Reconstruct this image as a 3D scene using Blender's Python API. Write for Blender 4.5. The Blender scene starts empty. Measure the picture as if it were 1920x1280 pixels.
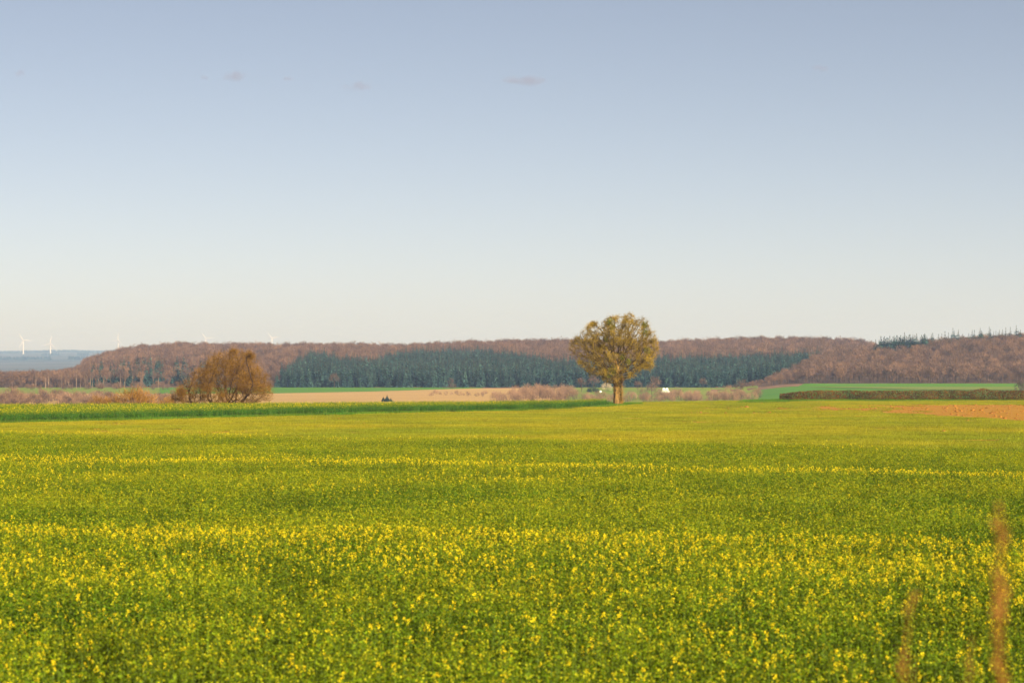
import bpy, math, random
import numpy as np
from mathutils import Vector

R = math.radians
rng = np.random.default_rng(7)
random.seed(7)
scene = bpy.context.scene
COL = scene.collection

# ------------------------------------------------------------------ camera
CAM_Z = 4.3
F = 85.0 / 36.0 * 1920.0          # focal length in pixels of the 1920 px wide photograph
HOR = 695.0                       # pixel row of eye level
cam_d = bpy.data.cameras.new("camera")
cam = bpy.data.objects.new("camera", cam_d)
COL.objects.link(cam)
cam.location = (0, 0, CAM_Z)
cam.rotation_euler = (R(90) + math.atan((HOR - 640.0) / F), 0, 0)
cam_d.sensor_width = 36.0
cam_d.lens = 85.0
cam_d.clip_start = 0.1
cam_d.clip_end = 60000
cam_d.dof.use_dof = True
cam_d.dof.focus_distance = 420.0
cam_d.dof.aperture_fstop = 3.0
scene.camera = cam

# ------------------------------------------------------------------ sky, sun, exposure
SUN_EL, SUN_AZ = 24.0, 32.0       # sun behind the camera, to the right of it
world = bpy.data.worlds.new("World")
scene.world = world
world.use_nodes = True
wn = world.node_tree
wn.nodes.clear()
sky = wn.nodes.new("ShaderNodeTexSky")
sky.sky_type = 'NISHITA'
sky.sun_disc = False
sky.sun_elevation = R(SUN_EL)
sky.sun_rotation = R(180 - SUN_AZ)
sky.altitude = 100
sky.air_density = 0.4
sky.dust_density = 0.9
sky.ozone_density = 0.5
bg = wn.nodes.new("ShaderNodeBackground")
bg.inputs[1].default_value = 0.057
wo = wn.nodes.new("ShaderNodeOutputWorld")
wb = wn.nodes.new("ShaderNodeMix")      # camera white balance of the whole sky
wb.data_type = 'RGBA'; wb.blend_type = 'MULTIPLY'; wb.inputs[0].default_value = 1.0
wb.inputs[7].default_value = (1.40, 1.085, 0.855, 1)
wn.links.new(sky.outputs[0], wb.inputs[6])
wn.links.new(wb.outputs[2], bg.inputs[0])
wn.links.new(bg.outputs[0], wo.inputs[0])

sun_d = bpy.data.lights.new("sun", 'SUN')
sun_d.energy = 4.8
sun_d.angle = R(0.53)
sun_d.color = (1.0, 0.87, 0.68)
sun = bpy.data.objects.new("sun", sun_d)
COL.objects.link(sun)
sun.location = (40, -60, 60)
# direction TO the sun
sdir = Vector((math.sin(R(SUN_AZ)) * math.cos(R(SUN_EL)), -math.cos(R(SUN_AZ)) * math.cos(R(SUN_EL)), math.sin(R(SUN_EL))))
sun.rotation_euler = sdir.to_track_quat('Z', 'Y').to_euler()

vs = scene.view_settings
vs.view_transform = 'Standard'
vs.look = 'None'
vs.gamma = 1.0
vs.exposure = 1.25
vs.use_curve_mapping = False
scene.cycles.use_denoising = True
scene.cycles.denoising_prefilter = 'ACCURATE'
scene.cycles.max_bounces = 6
scene.cycles.diffuse_bounces = 3
scene.cycles.transmission_bounces = 4
scene.cycles.volume_bounces = 1
scene.cycles.transparent_max_bounces = 8

# ------------------------------------------------------------------ helpers
def sstep(a, b, x):
    t = np.clip((x - a) / (b - a), 0, 1)
    return t * t * (3 - 2 * t)

def PX(u):
    return (u - 960.0) / F

_ng = np.random.default_rng(3)
_tab = _ng.random((64, 64))
def vnoise(x, y):
    """smooth value noise, period 64"""
    xi = np.floor(x).astype(int); yi = np.floor(y).astype(int)
    fx = x - xi; fy = y - yi
    fx = fx * fx * (3 - 2 * fx); fy = fy * fy * (3 - 2 * fy)
    a = _tab[xi % 64, yi % 64]; b = _tab[(xi + 1) % 64, yi % 64]
    c = _tab[xi % 64, (yi + 1) % 64]; d = _tab[(xi + 1) % 64, (yi + 1) % 64]
    return (a * (1 - fx) + b * fx) * (1 - fy) + (c * (1 - fx) + d * fx) * fy
def fbm(x, y, o=3):
    s = 0; a = 0.5; t = 0
    for i in range(o):
        s = s + a * vnoise(x * 2 ** i + 17.3 * i, y * 2 ** i + 5.1 * i); t += a; a *= 0.5
    return s / t

class MB:
    """collects geometry; build() links one mesh object"""
    def __init__(self):
        self.v = []; self.f = []; self.m = []; self.n = 0
    def add(self, verts, faces, mat=0):
        verts = np.asarray(verts, dtype=np.float64).reshape(-1, 3)
        faces = np.asarray(faces, dtype=np.int64)
        self.v.append(verts); self.f.append(faces + self.n); self.m.append(np.full(len(faces), mat, dtype=np.int32))
        self.n += len(verts)
    def mesh(self, name, mats, smooth=False):
        me = bpy.data.meshes.new(name)
        V = np.concatenate(self.v)
        me.vertices.add(len(V)); me.vertices.foreach_set("co", V.astype(np.float32).ravel())
        tot = np.concatenate([np.full(len(f), f.shape[1]) for f in self.f])
        loops = np.concatenate([f.ravel() for f in self.f])
        me.loops.add(len(loops)); me.loops.foreach_set("vertex_index", loops.astype(np.int32))
        me.polygons.add(len(tot))
        st = np.concatenate([[0], np.cumsum(tot)[:-1]])
        me.polygons.foreach_set("loop_start", st.astype(np.int32))
        me.polygons.foreach_set("material_index", np.concatenate(self.m))
        if smooth:
            me.polygons.foreach_set("use_smooth", np.ones(len(tot), dtype=bool))
        for m in (mats if isinstance(mats, (list, tuple)) else [mats]):
            me.materials.append(m)
        me.update(calc_edges=True)
        return me
    def build(self, name, mats, parent=None, loc=(0, 0, 0), smooth=False):
        return put(name, self.mesh(name, mats, smooth), parent, loc)

def put(name, me, parent=None, loc=(0, 0, 0), rz=0.0, sc=1.0):
    o = bpy.data.objects.new(name, me)
    COL.objects.link(o)
    o.location = loc
    o.rotation_euler = (0, 0, rz)
    o.scale = (sc, sc, sc) if not hasattr(sc, '__len__') else sc
    if parent is not None:
        o.parent = parent
    return o

def tag(o, label, cat, group=None, kind=None):
    o["label"] = label
    o["category"] = cat
    if group: o["group"] = group
    if kind: o["kind"] = kind
    return o

def struct(o, label=None):
    o["kind"] = "structure"
    if label: o["label"] = label
    return o

def empty(name, loc=(0, 0, 0), rz=0.0):
    o = bpy.data.objects.new(name, None)
    COL.objects.link(o)
    o.location = loc; o.rotation_euler = (0, 0, rz)
    o.empty_display_size = 0.2
    return o

def norm(a):
    return a / np.maximum(np.linalg.norm(a, axis=-1, keepdims=True), 1e-9)

def rdir(n, g=rng):
    return norm(g.normal(size=(n, 3)))

def blades(P, D, L, W, g=rng):
    """thin triangles from P along D"""
    n = len(P)
    D = norm(D); S = norm(np.cross(D, rdir(n, g)))
    L = np.broadcast_to(L, n)[:, None]; W = np.broadcast_to(W, n)[:, None]
    v = np.stack([P - S * W / 2, P + S * W / 2, P + D * L], 1).reshape(-1, 3)
    return v, np.arange(3 * n).reshape(-1, 3)

def leaves(P, D, L, W, droop=0.25, g=rng):
    """bent four-vertex leaves: base, two sides, drooping tip"""
    n = len(P)
    D = norm(D)
    up = np.tile([0, 0, 1.0], (n, 1)) + 0.45 * g.normal(size=(n, 3))
    S = norm(np.cross(D, up))
    L = np.broadcast_to(L, n)[:, None]; W = np.broadcast_to(W, n)[:, None]
    mid = P + D * L * 0.5
    tip = P + D * L; tip[:, 2] -= (droop * L)[:, 0]
    v = np.stack([P, mid - S * W / 2, tip, mid + S * W / 2], 1).reshape(-1, 3)
    i = np.arange(n)[:, None] * 4
    return v, np.concatenate([i + [0, 1, 2], i + [0, 2, 3]])

def flecks(P, size, g=rng):
    """small randomly turned quads"""
    n = len(P)
    A = rdir(n, g); B = norm(np.cross(A, rdir(n, g)))
    s = np.broadcast_to(size, n)[:, None] / 2
    v = np.stack([P - A * s, P - B * s * 0.7, P + A * s, P + B * s * 0.7], 1).reshape(-1, 3)
    return v, np.arange(4 * n).reshape(-1, 4)

def tubes(A, B, ra, rb, k=5):
    """tapered frusta from A to B"""
    n = len(A)
    D = norm(B - A)
    ref = np.where(np.abs(D[:, 2:3]) > 0.9, np.array([[1.0, 0, 0]]), np.array([[0, 0, 1.0]]))
    U = norm(np.cross(D, ref)); W = np.cross(D, U)
    a = np.arange(k) * 2 * math.pi / k
    ring = np.cos(a)[None, :, None] * U[:, None, :] + np.sin(a)[None, :, None] * W[:, None, :]
    va = A[:, None, :] + ring * np.asarray(ra)[:, None, None]
    vb = B[:, None, :] + ring * np.asarray(rb)[:, None, None]
    v = np.concatenate([va, vb], 1).reshape(-1, 3)
    base = np.arange(n)[:, None, None] * (2 * k)
    j = np.arange(k)
    q = np.stack([j, (j + 1) % k, k + (j + 1) % k, k + j], 1)[None]
    return v, (base + q).reshape(-1, 4)

# ------------------------------------------------------------------ materials
def mat_leaf(name, c1, c2, trans=0.35, scale=0.35, rough=0.6, c3=None, jitter=0.25, spec=0.06):
    """two-tone foliage: large patches in the field plus a per-plant shift"""
    m = bpy.data.materials.new(name); m.use_nodes = True
    t = m.node_tree; t.nodes.clear()
    N = t.nodes.new
    geo = N("ShaderNodeNewGeometry")
    nz = N("ShaderNodeTexNoise"); nz.inputs["Scale"].default_value = scale; nz.inputs["Detail"].default_value = 4
    t.links.new(geo.outputs["Position"], nz.inputs["Vector"])
    ra = N("ShaderNodeValToRGB")
    ra.color_ramp.elements[0].position = 0.35; ra.color_ramp.elements[0].color = (*c1, 1)
    ra.color_ramp.elements[1].position = 0.65; ra.color_ramp.elements[1].color = (*c2, 1)
    t.links.new(nz.outputs["Fac"], ra.inputs["Fac"])
    oi = N("ShaderNodeObjectInfo")
    mr = N("ShaderNodeMapRange")
    mr.inputs["To Min"].default_value = 1 - jitter; mr.inputs["To Max"].default_value = 1 + jitter
    t.links.new(oi.outputs["Random"], mr.inputs["Value"])
    # each leaf (mesh island) a little lighter or darker
    mr2 = N("ShaderNodeMapRange")
    mr2.inputs["To Min"].default_value = 1 - jitter * 1.4; mr2.inputs["To Max"].default_value = 1 + jitter * 1.4
    t.links.new(geo.outputs["Random Per Island"], mr2.inputs["Value"])
    mu = N("ShaderNodeMath"); mu.operation = 'MULTIPLY'
    t.links.new(mr.outputs[0], mu.inputs[0]); t.links.new(mr2.outputs[0], mu.inputs[1])
    hs = N("ShaderNodeHueSaturation")
    t.links.new(mu.outputs[0], hs.inputs["Value"])
    t.links.new(ra.outputs["Color"], hs.inputs["Color"])
    bs = N("ShaderNodeBsdfPrincipled")
    bs.inputs["Roughness"].default_value = rough
    bs.inputs["Specular IOR Level"].default_value = spec
    t.links.new(hs.outputs["Color"], bs.inputs["Base Color"])
    out = N("ShaderNodeOutputMaterial")
    if trans > 0:
        tr = N("ShaderNodeBsdfTranslucent")
        t.links.new(hs.outputs["Color"], tr.inputs["Color"])
        mx = N("ShaderNodeMixShader"); mx.inputs[0].default_value = trans
        t.links.new(bs.outputs[0], mx.inputs[1]); t.links.new(tr.outputs[0], mx.inputs[2])
        t.links.new(mx.outputs[0], out.inputs[0])
    else:
        t.links.new(bs.outputs[0], out.inputs[0])
    return m

def mat_noise(name, cols, scale=(1, 1, 1), detail=5, rough=0.9, bump=0.0, bump_scale=3.0, pos=None):
    """diffuse ground or bark colour broken by stretched noise"""
    m = bpy.data.materials.new(name); m.use_nodes = True
    t = m.node_tree; t.nodes.clear(); N = t.nodes.new
    geo = N("ShaderNodeNewGeometry")
    mp = N("ShaderNodeMapping"); mp.inputs["Scale"].default_value = scale
    t.links.new(geo.outputs["Position"], mp.inputs["Vector"])
    nz = N("ShaderNodeTexNoise"); nz.inputs["Scale"].default_value = 1.0; nz.inputs["Detail"].default_value = detail
    nz.inputs["Roughness"].default_value = 0.65
    t.links.new(mp.outputs[0], nz.inputs["Vector"])
    ra = N("ShaderNodeValToRGB"); el = ra.color_ramp.elements
    n = len(cols)
    for i, c in enumerate(cols):
        p = 0.3 + 0.4 * i / max(n - 1, 1)
        e = el[i] if i < 2 else el.new(p)
        e.position = p; e.color = (*c, 1)
    t.links.new(nz.outputs["Fac"], ra.inputs["Fac"])
    bs = N("ShaderNodeBsdfPrincipled"); bs.inputs["Roughness"].default_value = rough
    bs.inputs["Specular IOR Level"].default_value = 0.15
    t.links.new(ra.outputs["Color"], bs.inputs["Base Color"])
    if bump:
        n2 = N("ShaderNodeTexNoise"); n2.inputs["Scale"].default_value = bump_scale; n2.inputs["Detail"].default_value = 6
        t.links.new(geo.outputs["Position"], n2.inputs["Vector"])
        bp = N("ShaderNodeBump"); bp.inputs["Strength"].default_value = bump; bp.inputs["Distance"].default_value = 0.1
        t.links.new(n2.outputs["Fac"], bp.inputs["Height"]); t.links.new(bp.outputs[0], bs.inputs["Normal"])
    out = N("ShaderNodeOutputMaterial"); t.links.new(bs.outputs[0], out.inputs[0])
    return m

M = {}
M['rape_leaf'] = mat_leaf("rape_leaf", (0.078, 0.142, 0.004), (0.165, 0.212, 0.005), 0.35, 0.12, jitter=0.3)
M['rape_bud'] = mat_leaf("rape_bud", (0.22, 0.25, 0.008), (0.32, 0.31, 0.008), 0.3, 0.12)
M['rape_flower'] = mat_leaf("rape_flower", (0.78, 0.60, 0.010), (0.84, 0.67, 0.014), 0.30, 0.5, jitter=0.08)
M['rape_stem'] = mat_leaf("rape_stem", (0.09, 0.14, 0.02), (0.12, 0.16, 0.02), 0.0, 0.5)
M['strip_leaf'] = mat_leaf("strip_leaf", (0.030, 0.125, 0.012), (0.055, 0.165, 0.014), 0.35, 0.2)
M['meadow'] = mat_leaf("meadow_blade", (0.19, 0.22, 0.010), (0.29, 0.26, 0.012), 0.35, 0.05, jitter=0.2)
M['verge'] = mat_leaf("verge_blade", (0.06, 0.16, 0.012), (0.12, 0.20, 0.014), 0.35, 0.1)
M['soil'] = mat_noise("soil", [(0.13, 0.06, 0.022), (0.30, 0.15, 0.05)], (0.8, 0.8, 0.8), bump=0.5)
M['clod'] = mat_noise("clod", [(0.16, 0.065, 0.010), (0.34, 0.16, 0.025)], (3, 3, 3))
M['bark'] = mat_noise("bark", [(0.07, 0.04, 0.014), (0.24, 0.145, 0.04), (0.38, 0.24, 0.065)], (4, 4, 1.2), bump=0.6, bump_scale=9)
M['bark_dark'] = mat_noise("bark_dark", [(0.035, 0.022, 0.015), (0.09, 0.055, 0.03)], (3, 3, 1.5))
M['twig_gold'] = mat_leaf("twig_gold", (0.12, 0.085, 0.013), (0.33, 0.23, 0.024), 0.25, 0.9, jitter=0.35)
M['twig_orange'] = mat_leaf("twig_orange", (0.23, 0.115, 0.018), (0.33, 0.17, 0.024), 0.2, 0.5, jitter=0.3)
M['twig_bud'] = mat_leaf("twig_bud", (0.22, 0.115, 0.018), (0.38, 0.205, 0.028), 0.2, 0.7, jitter=0.35)
M['mistletoe'] = mat_leaf("mistletoe", (0.11, 0.12, 0.010), (0.17, 0.16, 0.012), 0.3, 1.5)
M['ivy'] = mat_leaf("ivy", (0.05, 0.05, 0.010), (0.22, 0.15, 0.025), 0.2, 2.5, jitter=0.35)
M['hedge'] = mat_leaf("hedge_leaf", (0.060, 0.030, 0.010), (0.24, 0.098, 0.020), 0.1, 0.8, jitter=0.35)
M['brown_twig'] = mat_leaf("brown_twig", (0.090, 0.056, 0.043), (0.185, 0.108, 0.060), 0.15, 0.10, jitter=0.35)
M['scrub_twig'] = mat_leaf("scrub_twig", (0.20, 0.125, 0.072), (0.27, 0.165, 0.095), 0.15, 0.06, jitter=0.2)
M['pale_bark'] = mat_noise("pale_bark", [(0.16, 0.11, 0.075), (0.26, 0.19, 0.13)], (1, 1, 0.3))
M['needle'] = mat_leaf("needle", (0.012, 0.038, 0.037), (0.046, 0.092, 0.068), 0.12, 0.25, jitter=0.45)
M['needle_dark'] = mat_leaf("needle_dark", (0.016, 0.035, 0.022), (0.026, 0.05, 0.028), 0.1, 0.05)
M['blossom'] = mat_leaf("blossom", (0.50, 0.40, 0.24), (0.62, 0.52, 0.34), 0.25, 0.5, jitter=0.2)
M['wood_floor'] = mat_noise("wood_floor", [(0.10, 0.055, 0.03), (0.17, 0.10, 0.06)], (0.1, 0.1, 0.1))
M['wheat'] = mat_noise("wheat_green", [(0.065, 0.19, 0.008), (0.095, 0.21, 0.010)], (0.012, 0.05, 0.05), detail=3)
M['wheat_pale'] = mat_noise("wheat_pale", [(0.13, 0.20, 0.02), (0.20, 0.23, 0.03)], (0.012, 0.06, 0.05), detail=3)
M['tan'] = mat_noise("tan_soil", [(0.38, 0.245, 0.085), (0.48, 0.31, 0.115)], (0.012, 0.05, 0.05), detail=4)
M['white_paint'] = mat_noise("white_paint", [(0.40, 0.395, 0.39), (0.44, 0.435, 0.43)], (0.05, 0.05, 0.05))
M['bale_wrap'] = mat_noise("bale_wrap", [(0.56, 0.58, 0.53), (0.64, 0.65, 0.61)], (1.5, 1.5, 1.5), rough=0.45)
M['bale_green'] = mat_noise("bale_green", [(0.34, 0.46, 0.32), (0.45, 0.54, 0.42)], (1.5, 1.5, 1.5), rough=0.45)
M['dry_stalk'] = mat_leaf("dry_stalk", (0.28, 0.12, 0.025), (0.38, 0.18, 0.04), 0.2, 8.0)

# ground sheet: soil / grass / woodland floor by vertex masks
def mat_ground():
    m = bpy.data.materials.new("ground"); m.use_nodes = True
    t = m.node_tree; t.nodes.clear(); N = t.nodes.new; L = t.links.new
    geo = N("ShaderNodeNewGeometry")
    def noise(sc, det=5):
        mp = N("ShaderNodeMapping"); mp.inputs["Scale"].default_value = sc
        L(geo.outputs["Position"], mp.inputs["Vector"])
        nz = N("ShaderNodeTexNoise"); nz.inputs["Scale"].default_value = 1; nz.inputs["Detail"].default_value = det
        nz.inputs["Roughness"].default_value = 0.65
        L(mp.outputs[0], nz.inputs["Vector"]); return nz.outputs["Fac"]
    def ramp(fac, cols, a=0.33, b=0.67):
        r = N("ShaderNodeValToRGB"); e = r.color_ramp.elements
        e[0].position = a; e[0].color = (*cols[0], 1); e[1].position = b; e[1].color = (*cols[1], 1)
        L(fac, r.inputs["Fac"]); return r.outputs["Color"]
    def mix(f, a, b):
        x = N("ShaderNodeMix"); x.data_type = 'RGBA'
        L(f, x.inputs[0]); L(a, x.inputs[6]); L(b, x.inputs[7]); return x.outputs[2]
    def attr(nm):
        a = N("ShaderNodeAttribute"); a.attribute_name = nm; return a.outputs["Fac"]
    grass = ramp(noise((0.06, 0.35, 0.3)), [(0.185, 0.20, 0.010), (0.33, 0.27, 0.016)])
    soil = ramp(noise((0.35, 0.6, 0.6), 8), [(0.28, 0.135, 0.012), (0.44, 0.23, 0.026)])
    earth = ramp(noise((1.5, 1.5, 1.5)), [(0.07, 0.045, 0.02), (0.13, 0.09, 0.03)])
    wood = ramp(noise((0.08, 0.08, 0.08)), [(0.11, 0.065, 0.04), (0.18, 0.11, 0.065)])
    # soft-edged soil: mask perturbed by noise
    ns = noise((0.08, 0.5, 0.5), 6)
    ad = N("ShaderNodeMath"); ad.operation = 'ADD'; L(attr("soil"), ad.inputs[0]); L(ns, ad.inputs[1])
    mr = N("ShaderNodeMapRange"); mr.inputs["From Min"].default_value = 0.85; mr.inputs["From Max"].default_value = 1.15
    L(ad.outputs[0], mr.inputs["Value"])
    c = mix(mr.outputs[0], grass, soil)
    c = mix(attr("earth"), c, earth)
    c = mix(attr("wood"), c, wood)
    farc = ramp(noise((0.0012, 0.0022, 0.002), 4), [(0.03, 0.05, 0.03), (0.10, 0.10, 0.075)], 0.44, 0.56)
    c = mix(attr("far"), c, farc)
    bs = N("ShaderNodeBsdfPrincipled"); bs.inputs["Roughness"].default_value = 0.95; bs.inputs["Specular IOR Level"].default_value = 0.1
    L(c, bs.inputs["Base Color"])
    n2 = noise((1.2, 1.2, 1.2), 7)
    bp = N("ShaderNodeBump"); bp.inputs["Strength"].default_value = 0.7; bp.inputs["Distance"].default_value = 0.15
    L(n2, bp.inputs["Height"]); L(bp.outputs[0], bs.inputs["Normal"])
    o = N("ShaderNodeOutputMaterial"); L(bs.outputs[0], o.inputs[0])
    return m
M['ground'] = mat_ground()

# ------------------------------------------------------------------ terrain
EDGE = np.array([(-600, 250), (0, 264), (300, 269), (700, 288), (960, 300), (1100, 308), (1180, 318), (1300, 332), (1450, 344), (1500, 356), (1920, 362), (2600, 370)], float)
RIDGE = np.array([(-400, 700), (0, 698), (100, 692), (140, 684), (170, 668), (200, 657), (260, 645), (330, 641), (520, 642), (640, 641), (750, 643), (900, 637), (1000, 634), (1100, 634), (1250, 636), (1400, 631), (1500, 630), (1580, 632), (1620, 637), (1645, 644), (1665, 656), (2400, 660)], float)
CREST = np.array([(1250, 740), (1330, 723), (1380, 713), (1430, 700), (1480, 684), (1530, 664), (1590, 655), (1640, 650), (1745, 639), (1830, 633), (1920, 628), (2200, 620), (2600, 620)], float)
RT, CT = 9.5, 7.5                 # tree heights on the far ridge and on the near hill

def tree_scale(px):
    return np.interp(px, [1330, 1380, 1430, 1480, 1530], [.15, .22, .38, .60, .90])
def wood_depth(px):
    return np.interp(px, [1320, 1330, 1380, 1430, 1480, 1530, 1600], [1000, 1050, 1080, 1130, 1200, 1300, 1420])
def crest_z(px):
    return CAM_Z + (HOR - np.interp(px, CREST[:, 0], CREST[:, 1])) / F * 1290 - 8.4 * tree_scale(px)
def ground(X, Y):
    X = np.asarray(X, float); Y = np.asarray(Y, float)
    px = 960 + F * X / np.maximum(Y, 120)
    z = 2.6 * (1 - sstep(5.5, 15, Y))
    E = np.interp(px, EDGE[:, 0], EDGE[:, 1])
    z = z - 13 * sstep(0, 1, (Y - E) / 210.0) * (Y > 200)
    mid = np.interp(Y, [620, 780, 850, 1150], [-13, -9.5, -7, -3.8])
    mid = mid + 2.4 * sstep(1360, 1500, px) * sstep(760, 1000, Y)
    z = np.where(Y > 620, mid, z)
    zr = CAM_Z + (HOR - np.interp(px, RIDGE[:, 0], RIDGE[:, 1])) / F * 1650 - RT
    foot = -3.8 + 2.4 * sstep(1360, 1500, px)
    hill = foot + (zr - foot) * np.clip((Y - 1150) / 500, 0, 1)
    z = np.where(Y > 1150, hill, z)
    ch = crest_z(px)
    zh = foot + (ch - foot) * sstep(1040, 1300, Y)
    z = np.where((Y > 1040) & (px > 1250), np.maximum(z, zh), z)
    # behind the ridge the land falls, then climbs slowly to the far blue ridge
    back = zr + (-12 - zr) * sstep(1700, 2400, Y)
    z = np.where(Y > 1700, back, z)
    pxn = px / 60.0
    rz = 84 + 9 * vnoise(pxn + 40, np.zeros_like(px) + 3.5) - 14 * sstep(80, -80, px) * 0.4
    far = np.interp(Y, [2400, 4000, 11000, 12500, 14000], [0, 0.07, 1.0, 0.85, 0.5]) * (rz + 12) - 12
    far = far + 3.0 * (fbm(X / 900, Y / 700) - 0.5) * sstep(4000, 7000, Y)
    z = np.where(Y > 2400, far, z)
    return z

def at(px, Y, dz=0.0):
    X = PX(px) * Y
    return np.array([X, Y, float(ground(X, Y)) + dz])
def row2Y(row, z=0.0):
    return (CAM_Z - z) * F / (row - HOR)

# crop boundaries, in metres, as straight-ish lines across the field
CZ = 0.8
def bline(pts, z):
    a = np.array([(PX(p) * row2Y(r, z), row2Y(r, z)) for p, r in pts])
    def f(X):
        X = np.asarray(X, float)
        lo = a[0, 1] + (X - a[0, 0]) * (a[1, 1] - a[0, 1]) / (a[1, 0] - a[0, 0])
        hi = a[-1, 1] + (X - a[-1, 0]) * (a[-1, 1] - a[-2, 1]) / (a[-1, 0] - a[-2, 0])
        return np.where(X < a[0, 0], lo, np.where(X > a[-1, 0], hi, np.interp(X, a[:, 0], a[:, 1])))
    return f
L1 = bline([(0, 983), (500, 988), (960, 992), (1400, 998), (1850, 1006)], CZ)
L2 = bline([(0, 858), (480, 862), (800, 868), (1200, 876), (1600, 884), (1920, 890)], CZ)
L3 = bline([(0, 809), (480, 816), (900, 821), (1300, 827), (1600, 832), (1920, 837)], CZ)
S1 = bline([(0, 793), (200, 788), (400, 783), (700, 775), (960, 770), (1080, 765.5), (1150, 760)], 0)
S2 = bline([(0, 757), (300, 756), (700, 753), (960, 751), (1080, 749.3), (1150, 746.8)], CZ)
S_END = PX(1147) * 299

def soil_mask(X, Y):
    """1 where the field is bare earth"""
    row = HOR + F * CAM_Z / np.maximum(Y, 100)
    px = 960 + F * X / np.maximum(Y, 100)
    up = np.interp(px, [1250, 1400, 1600, 1920], [764, 761, 759, 758])
    lo = np.interp(px, [1250, 1400, 1600, 1750, 1920], [769, 770, 772, 779, 790])
    m = sstep(-1.5, 1.5, row - up) * sstep(-2, 2, lo - row) * sstep(1230, 1330, px) * np.interp(px, [1300, 1600, 1750], [0.62, 0.78, 1.0])
    s = fbm(X / 14 + 9, Y / 5 + 2, 3)
    streak = sstep(0.56, 0.70, s) * 0.62 * ((Y > 120) & (Y < 330))
    # a scraped edge along the near crop at the left
    e = np.exp(-((Y - L3(X) - 34) / 6.0) ** 2) * sstep(0.5, 0.65, vnoise(X / 5 + 3, Y / 9)) * (X < -10) * 0.7
    return np.clip(np.maximum(np.maximum(m, streak), e), 0, 1)

rows = np.concatenate([np.arange(-80, 16, 2), np.arange(16, 130, 3), np.arange(130, 375, 1.3), np.arange(375, 880, 9),
                       np.arange(880, 1180, 3), np.arange(1180, 1720, 7), 1720 * (14000 / 1720) ** np.linspace(0, 1, 90)])
NC = 241
uu = np.linspace(-1, 1, NC)
GY = np.repeat(rows[:, None], NC, 1)
GX = uu[None, :] * (40 + 0.30 * np.maximum(rows, 0))[:, None]
GZ = ground(GX, GY)
idx = np.arange(len(rows) * NC).reshape(len(rows), NC)
q = np.stack([idx[:-1, :-1], idx[:-1, 1:], idx[1:, 1:], idx[1:, :-1]], -1).reshape(-1, 4)
mb = MB(); mb.add(np.stack([GX, GY, GZ], -1), q)
g_me = mb.mesh("ground", M['ground'], smooth=True)
GPX = 960 + F * GX / np.maximum(GY, 120)
masks = {
    "soil": soil_mask(GX, GY),
    "earth": ((GY < L3(GX) + 1.5) | ((GY > S1(GX)) & (GY < S2(GX)) & (GX < S_END) & (GY < 320))).astype(float),
    "wood": sstep(360, 520, GY) * (GY < 2000),
    "far": sstep(1700, 2400, GY),
}
for k_, a_ in masks.items():
    at_ = g_me.attributes.new(k_, 'FLOAT', 'POINT')
    at_.data.foreach_set("value", np.broadcast_to(a_, GX.shape).astype(np.float32).ravel())
struct(put("ground", g_me), "rolling farmland from the field edge to the far blue ridge")

def field(name, pxa, pxb, near, far, mat, label, dz=0.22, n=(60, 24)):
    """a field laid over the land as a draped sheet; near/far give the depth at each bearing"""
    s = np.linspace(0, 1, n[0])[:, None]; t_ = np.linspace(0, 1, n[1])[None, :]
    px = pxa + (pxb - pxa) * s + 0 * t_
    Ya = np.interp(px, *zip(*near)); Yb = np.interp(px, *zip(*far))
    Y = Ya + (Yb - Ya) * t_
    X = PX(px) * Y
    Z = ground(X, Y) + dz
    ii = np.arange(n[0] * n[1]).reshape(n)
    qq = np.stack([ii[:-1, :-1], ii[1:, :-1], ii[1:, 1:], ii[:-1, 1:]], -1).reshape(-1, 4)
    b = MB(); b.add(np.stack([X, Y, Z], -1), qq)
    return struct(b.build(name, mat, smooth=True), label)

field("stubble_field", 300, 1060, [(0, 840)], [(300, 1000), (520, 1010), (700, 1050), (830, 1100), (900, 1128), (1060, 1136)], M['tan'],
      "pale tan bare field between the crop and the conifer wood")
field("wheat_field", 300, 905, [(300, 1000.5), (520, 1010.5), (700, 1050.5), (830, 1100.5), (905, 1131)], [(0, 1149)], M['wheat'],
      "narrow green field at the foot of the conifer wood")
field("pasture", 1060.5, 1421.5, [(0, 840)], [(1000, 1148), (1330, 1148), (1421, 1100)], M['wheat_pale'], "yellow green pasture behind the brown scrub")
field("winter_crop_field", 1422, 2150, [(0, 640)], [(1422, 1030), (1560, 1046), (2150, 1042)], M['wheat'], "bright green field behind the clipped hedge")
field("crop_strip_field", 1500, 2150, [(1500, 1018), (1720, 965), (2150, 950)], [(1500, 1019), (1720, 1022)], M['wheat_pale'], "paler strip across the green field under the brown hill", dz=0.40)
field("valley_pasture", -200, 299.5, [(0, 1000)], [(0, 1149)], M['wheat_pale'], "green strip of pasture below the bare trees on the left")
field("ploughed_field", -200, 299.5, [(0, 800)], [(0, 999)], M['tan'], "tan ploughed field showing behind the left hedge trees")

# ------------------------------------------------------------------ scatter (for what nobody could count)
def collection(name, meshes):
    c = bpy.data.collections.new(name)
    for i, me in enumerate(meshes):
        o = bpy.data.objects.new(f"{name}_{i:02d}", me); c.objects.link(o)
    return c

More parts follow.
